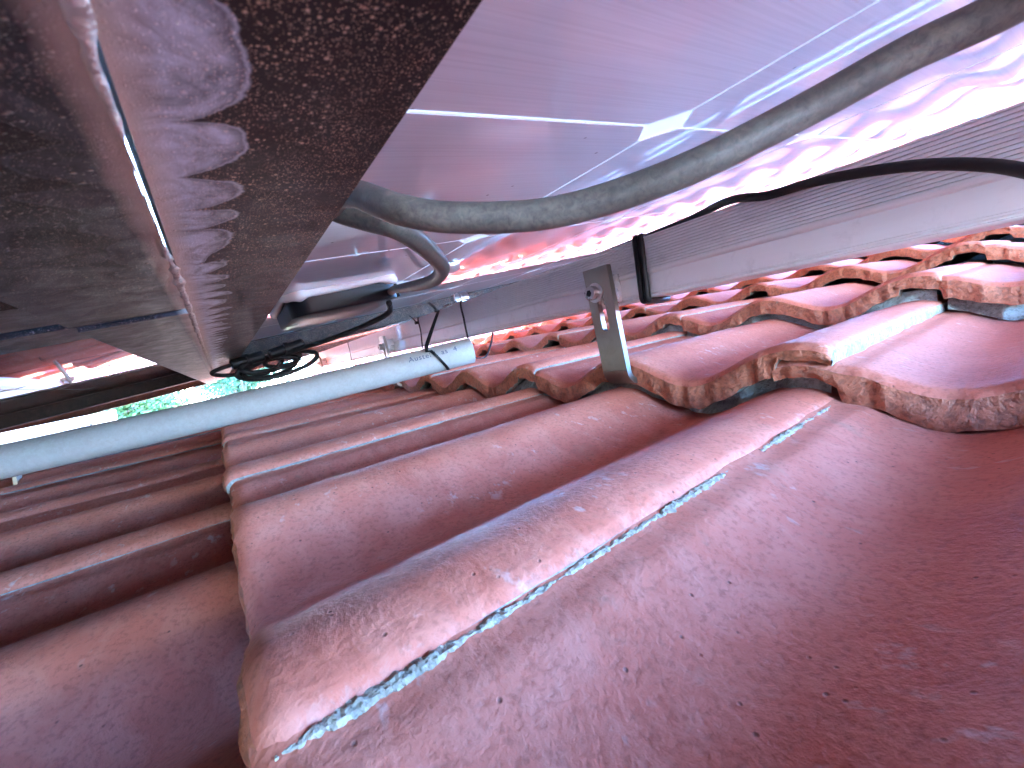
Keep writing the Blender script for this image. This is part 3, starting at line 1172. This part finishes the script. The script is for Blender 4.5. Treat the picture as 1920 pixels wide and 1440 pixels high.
def rect_loop(y0, y1, e=0.0):
    """corners of a loop round the rail; y0 at the front, y1 at the back"""
    r_ = .003
    pts = []
    for cx, cz, a0 in ((xf + r_ - e, zb + r_ - e, 180), (xk - r_ + e, zb + r_ - e, 270), (xk - r_ + e, zt - r_ + e, 0), (xf + r_ - e, zt - r_ + e, 90)):
        for i in range(4):
            a = math.radians(a0 + 30 * i)
            x_, z_ = cx + r_ * math.cos(a), cz + r_ * math.sin(a)
            f = (x_ - xf) / (xk - xf)
            pts.append((x_, y0 + (y1 - y0) * f, z_))
    return pts


for dy in (-.0027, .0027):
    strap.tube(rect_loop(sy + dy, sy + dy + .01, .0008), .0027, 12, closed=True)
so = strap.build('cable_strap', M['black'], None, ROOF, True)
tag(so, 'doubled black strap looped round the rail beside the steel hook', 'strap', 'ties and straps round the rail')


def hang_loop(y_top, y_bot, zlow, label, w=.0036, head=None, xshift=0.0, wide=0.0):
    """loop over the rail and under whatever hangs below it"""
    pts = [(xf - .001, y_top, zt), (xf - .0015, y_top, (zt + zb) / 2), (xf - .0012 + xshift * .4, (y_top + y_bot) / 2, zb - .003),
           (xf + .002 + xshift, y_bot, zlow + .006), (xf + .012 + xshift, y_bot + wide * .5, zlow), (xf + .026 + xshift, y_bot + wide, zlow + .004), (xk - .002, y_bot + wide, zb - .002),
           (xk + .001, y_top, (zt + zb) / 2), (xk, y_top, zt), ((xf + xk) / 2, y_top, zt + .001)]
    return tie_loop(pts, w, .0012, (0, 1, 0), label, head=head)


hang_loop(.540, .536, -.018, 'thin black cable tie hanging beside the open end of the conduit')
hang_loop(.700, .712, .000, 'black cable tie hanging from the rail left of the bolt clamp', head=(xf - .004, .705, zt - .010))
hang_loop(1.19, 1.20, .004, 'farthest thin black cable tie on the dark rail above the conduit', w=.004)
# tie wrapped slantwise round the conduit end
pts = []
pc = C0.lerp(C1, .078)
for i in range(14):
    a = 2 * math.pi * i / 14
    q = pc + (ca * math.cos(a) + cb * math.sin(a)) * (CR + .0012) + cdir * (.012 * math.cos(a))
    pts.append(q)
k_top = max(range(14), key=lambda i: pts[i].z)
pts[k_top] = Vector((xf - .001, .618, zt - .002))
tie_loop(pts, .0042, .0013, cdir, 'black cable tie wrapped slantwise round the conduit near its end', head=(xf - .002, .622, zt - .001))

# bolt clamp on the rail where two panels meet
cl = empty('panel_clamp', ROOF @ Matrix.Translation((RXF + .004, .565, RZB + RH + .0018)))
tag(cl, 'small shiny bolt clamp on top of the rail above the conduit end', 'clamp')
b = MB()
b.box((-.010, -.024, 0), (.020, .024, .003), bev=.0006)
for i in range(9):
    b.box((-.0118, -.022 + i * .005, .0004), (-.0098, -.0195 + i * .005, .0034))
b.build('base_plate', M['zinc'], cl, I4)
b = MB()
b.tube([(0, .008, .003), (0, .008, .0035), (0, .008, .0115), (0, .008, .012)], lambda u: .006 if 0 < u < 1 else .0054, 6)
b.build('nut', M['zinc'], cl, I4)
b = MB()
b.tube([(0, .008, .012), (0, .008, .017)], .0035, 12)
b.build('bolt', M['zinc'], cl, I4, True)
b = MB()
arc = [(.0, -.016 - .009 * math.cos(a), .003 + .012 * math.sin(a)) for a in [math.pi * i / 10 for i in range(11)]]
b.tube(arc, 0, flat=(.014, .0016, (1, 0, 0)))
b.build('spring_clip', M['zinc'], cl, I4)

# ------------------------------------------------------------------ surroundings
def plain(name, o, kind='structure'):
    o.name = name
    o['kind'] = kind
    return o


gb = MB()
gb.add([(-900, -900, 0), (900, -900, 0), (900, 900, 0), (-900, 900, 0)], [(0, 1, 2, 3)])
plain('ground', gb.build('ground', M['ground'], None, Matrix.Identity(4)))


def tree(x, y, h, cr_, seed, label, leaf='leaf'):
    r0 = random.Random(seed)
    root = empty('tree', Matrix.Translation((x, y, 0)))
    tag(root, label, 'tree', 'trees beyond the roof')
    b = MB()
    b.tube(spline([(0, 0, -.2), (.1, .05, h * .25), (-.05, .1, h * .5), (.1, 0, h * .8)], 5), lambda u: .16 * (1 - u * .75), 9)
    tips = []
    for i in range(9):
        a = r0.uniform(0, 6.28)
        z0 = h * r0.uniform(.3, .6)
        rr = cr_ * r0.uniform(.5, .85)
        tip = Vector((rr * math.cos(a), rr * math.sin(a), h * r0.uniform(.5, .9)))
        b.tube(spline([(0, 0, z0), (tip.x * .5, tip.y * .5, z0 + (tip.z - z0) * .6), tip], 4), lambda u: .07 * (1 - u * .8), 6)
        tips.append(tip)
    b.build('trunk', M['bark'], root, I4, True)
    vs, fs = [], []
    cl_ = [(t, cr_ * r0.uniform(.28, .45)) for t in tips] + [(Vector((r0.uniform(-.4, .4) * cr_, r0.uniform(-.4, .4) * cr_, h * r0.uniform(.55, .95))), cr_ * .45) for _ in range(6)]
    for c, rad in cl_:
        for _ in range(2200):
            d = Vector((r0.gauss(0, 1), r0.gauss(0, 1), r0.gauss(0, .8)))
            d = d.normalized() * rad * r0.random() ** .45
            p = c + d
            n_ = Vector((r0.gauss(0, 1), r0.gauss(0, 1), r0.gauss(0, 1) + .6)).normalized()
            u = n_.orthogonal().normalized()
            w = n_.cross(u)
            s = r0.uniform(.045, .085)
            q = len(vs)
            vs += [p - u * s, p + w * s * .5, p + u * s, p - w * s * .5]
            fs.append((q, q + 1, q + 2, q + 3))
    mesh_obj('crown', vs, fs, M[leaf], root, I4)


tree(-3.5, 15.5, 6.6, 2.3, 1, 'nearest green tree crown in the bright slot, just right of the coil gap')
tree(-7.6, 17.5, 5.9, 2.2, 2, 'bluish green tree in the bright slot, left of the nearest crown', 'leaf2')
tree(0.8, 19.0, 7.2, 2.5, 3, 'tall green tree in the bright slot behind the coiled cable', 'leaf2')
tree(-13.5, 23.0, 6.5, 2.6, 4, 'farthest tree at the left end of the bright slot')

# white neighbouring house
nh = empty('neighbouring_house', Matrix.Translation((-9.5, 30, 0)))
tag(nh, 'white neighbouring house with red roof in the bright slot at left', 'house')
b = MB()
b.box((-6, -3, -0.2), (6, 3, 3.4))
b.build('wall', M['render'], nh, I4)
b = MB()
b.add([(-6.5, -3.6, 3.3), (6.5, -3.6, 3.3), (6.5, 3.6, 3.3), (-6.5, 3.6, 3.3), (-6.5, 0, 4.9), (6.5, 0, 4.9),
       (-6.5, -3.6, 3.15), (6.5, -3.6, 3.15), (6.5, 3.6, 3.15), (-6.5, 3.6, 3.15)],
      [(0, 1, 5, 4), (2, 3, 4, 5), (0, 4, 3), (1, 2, 5), (6, 9, 8, 7), (0, 6, 7, 1), (1, 7, 8, 2), (2, 8, 9, 3), (3, 9, 6, 0)])
b.build('roof', M['roof_far'], nh, I4)
for i in range(4):
    b = MB()
    b.box((-4.6 + i * 2.7, -3.05, 1.0), (-3.4 + i * 2.7, -2.98, 2.3))
    b.build('window', M['window'], nh, I4)
print('tiles', ntile)
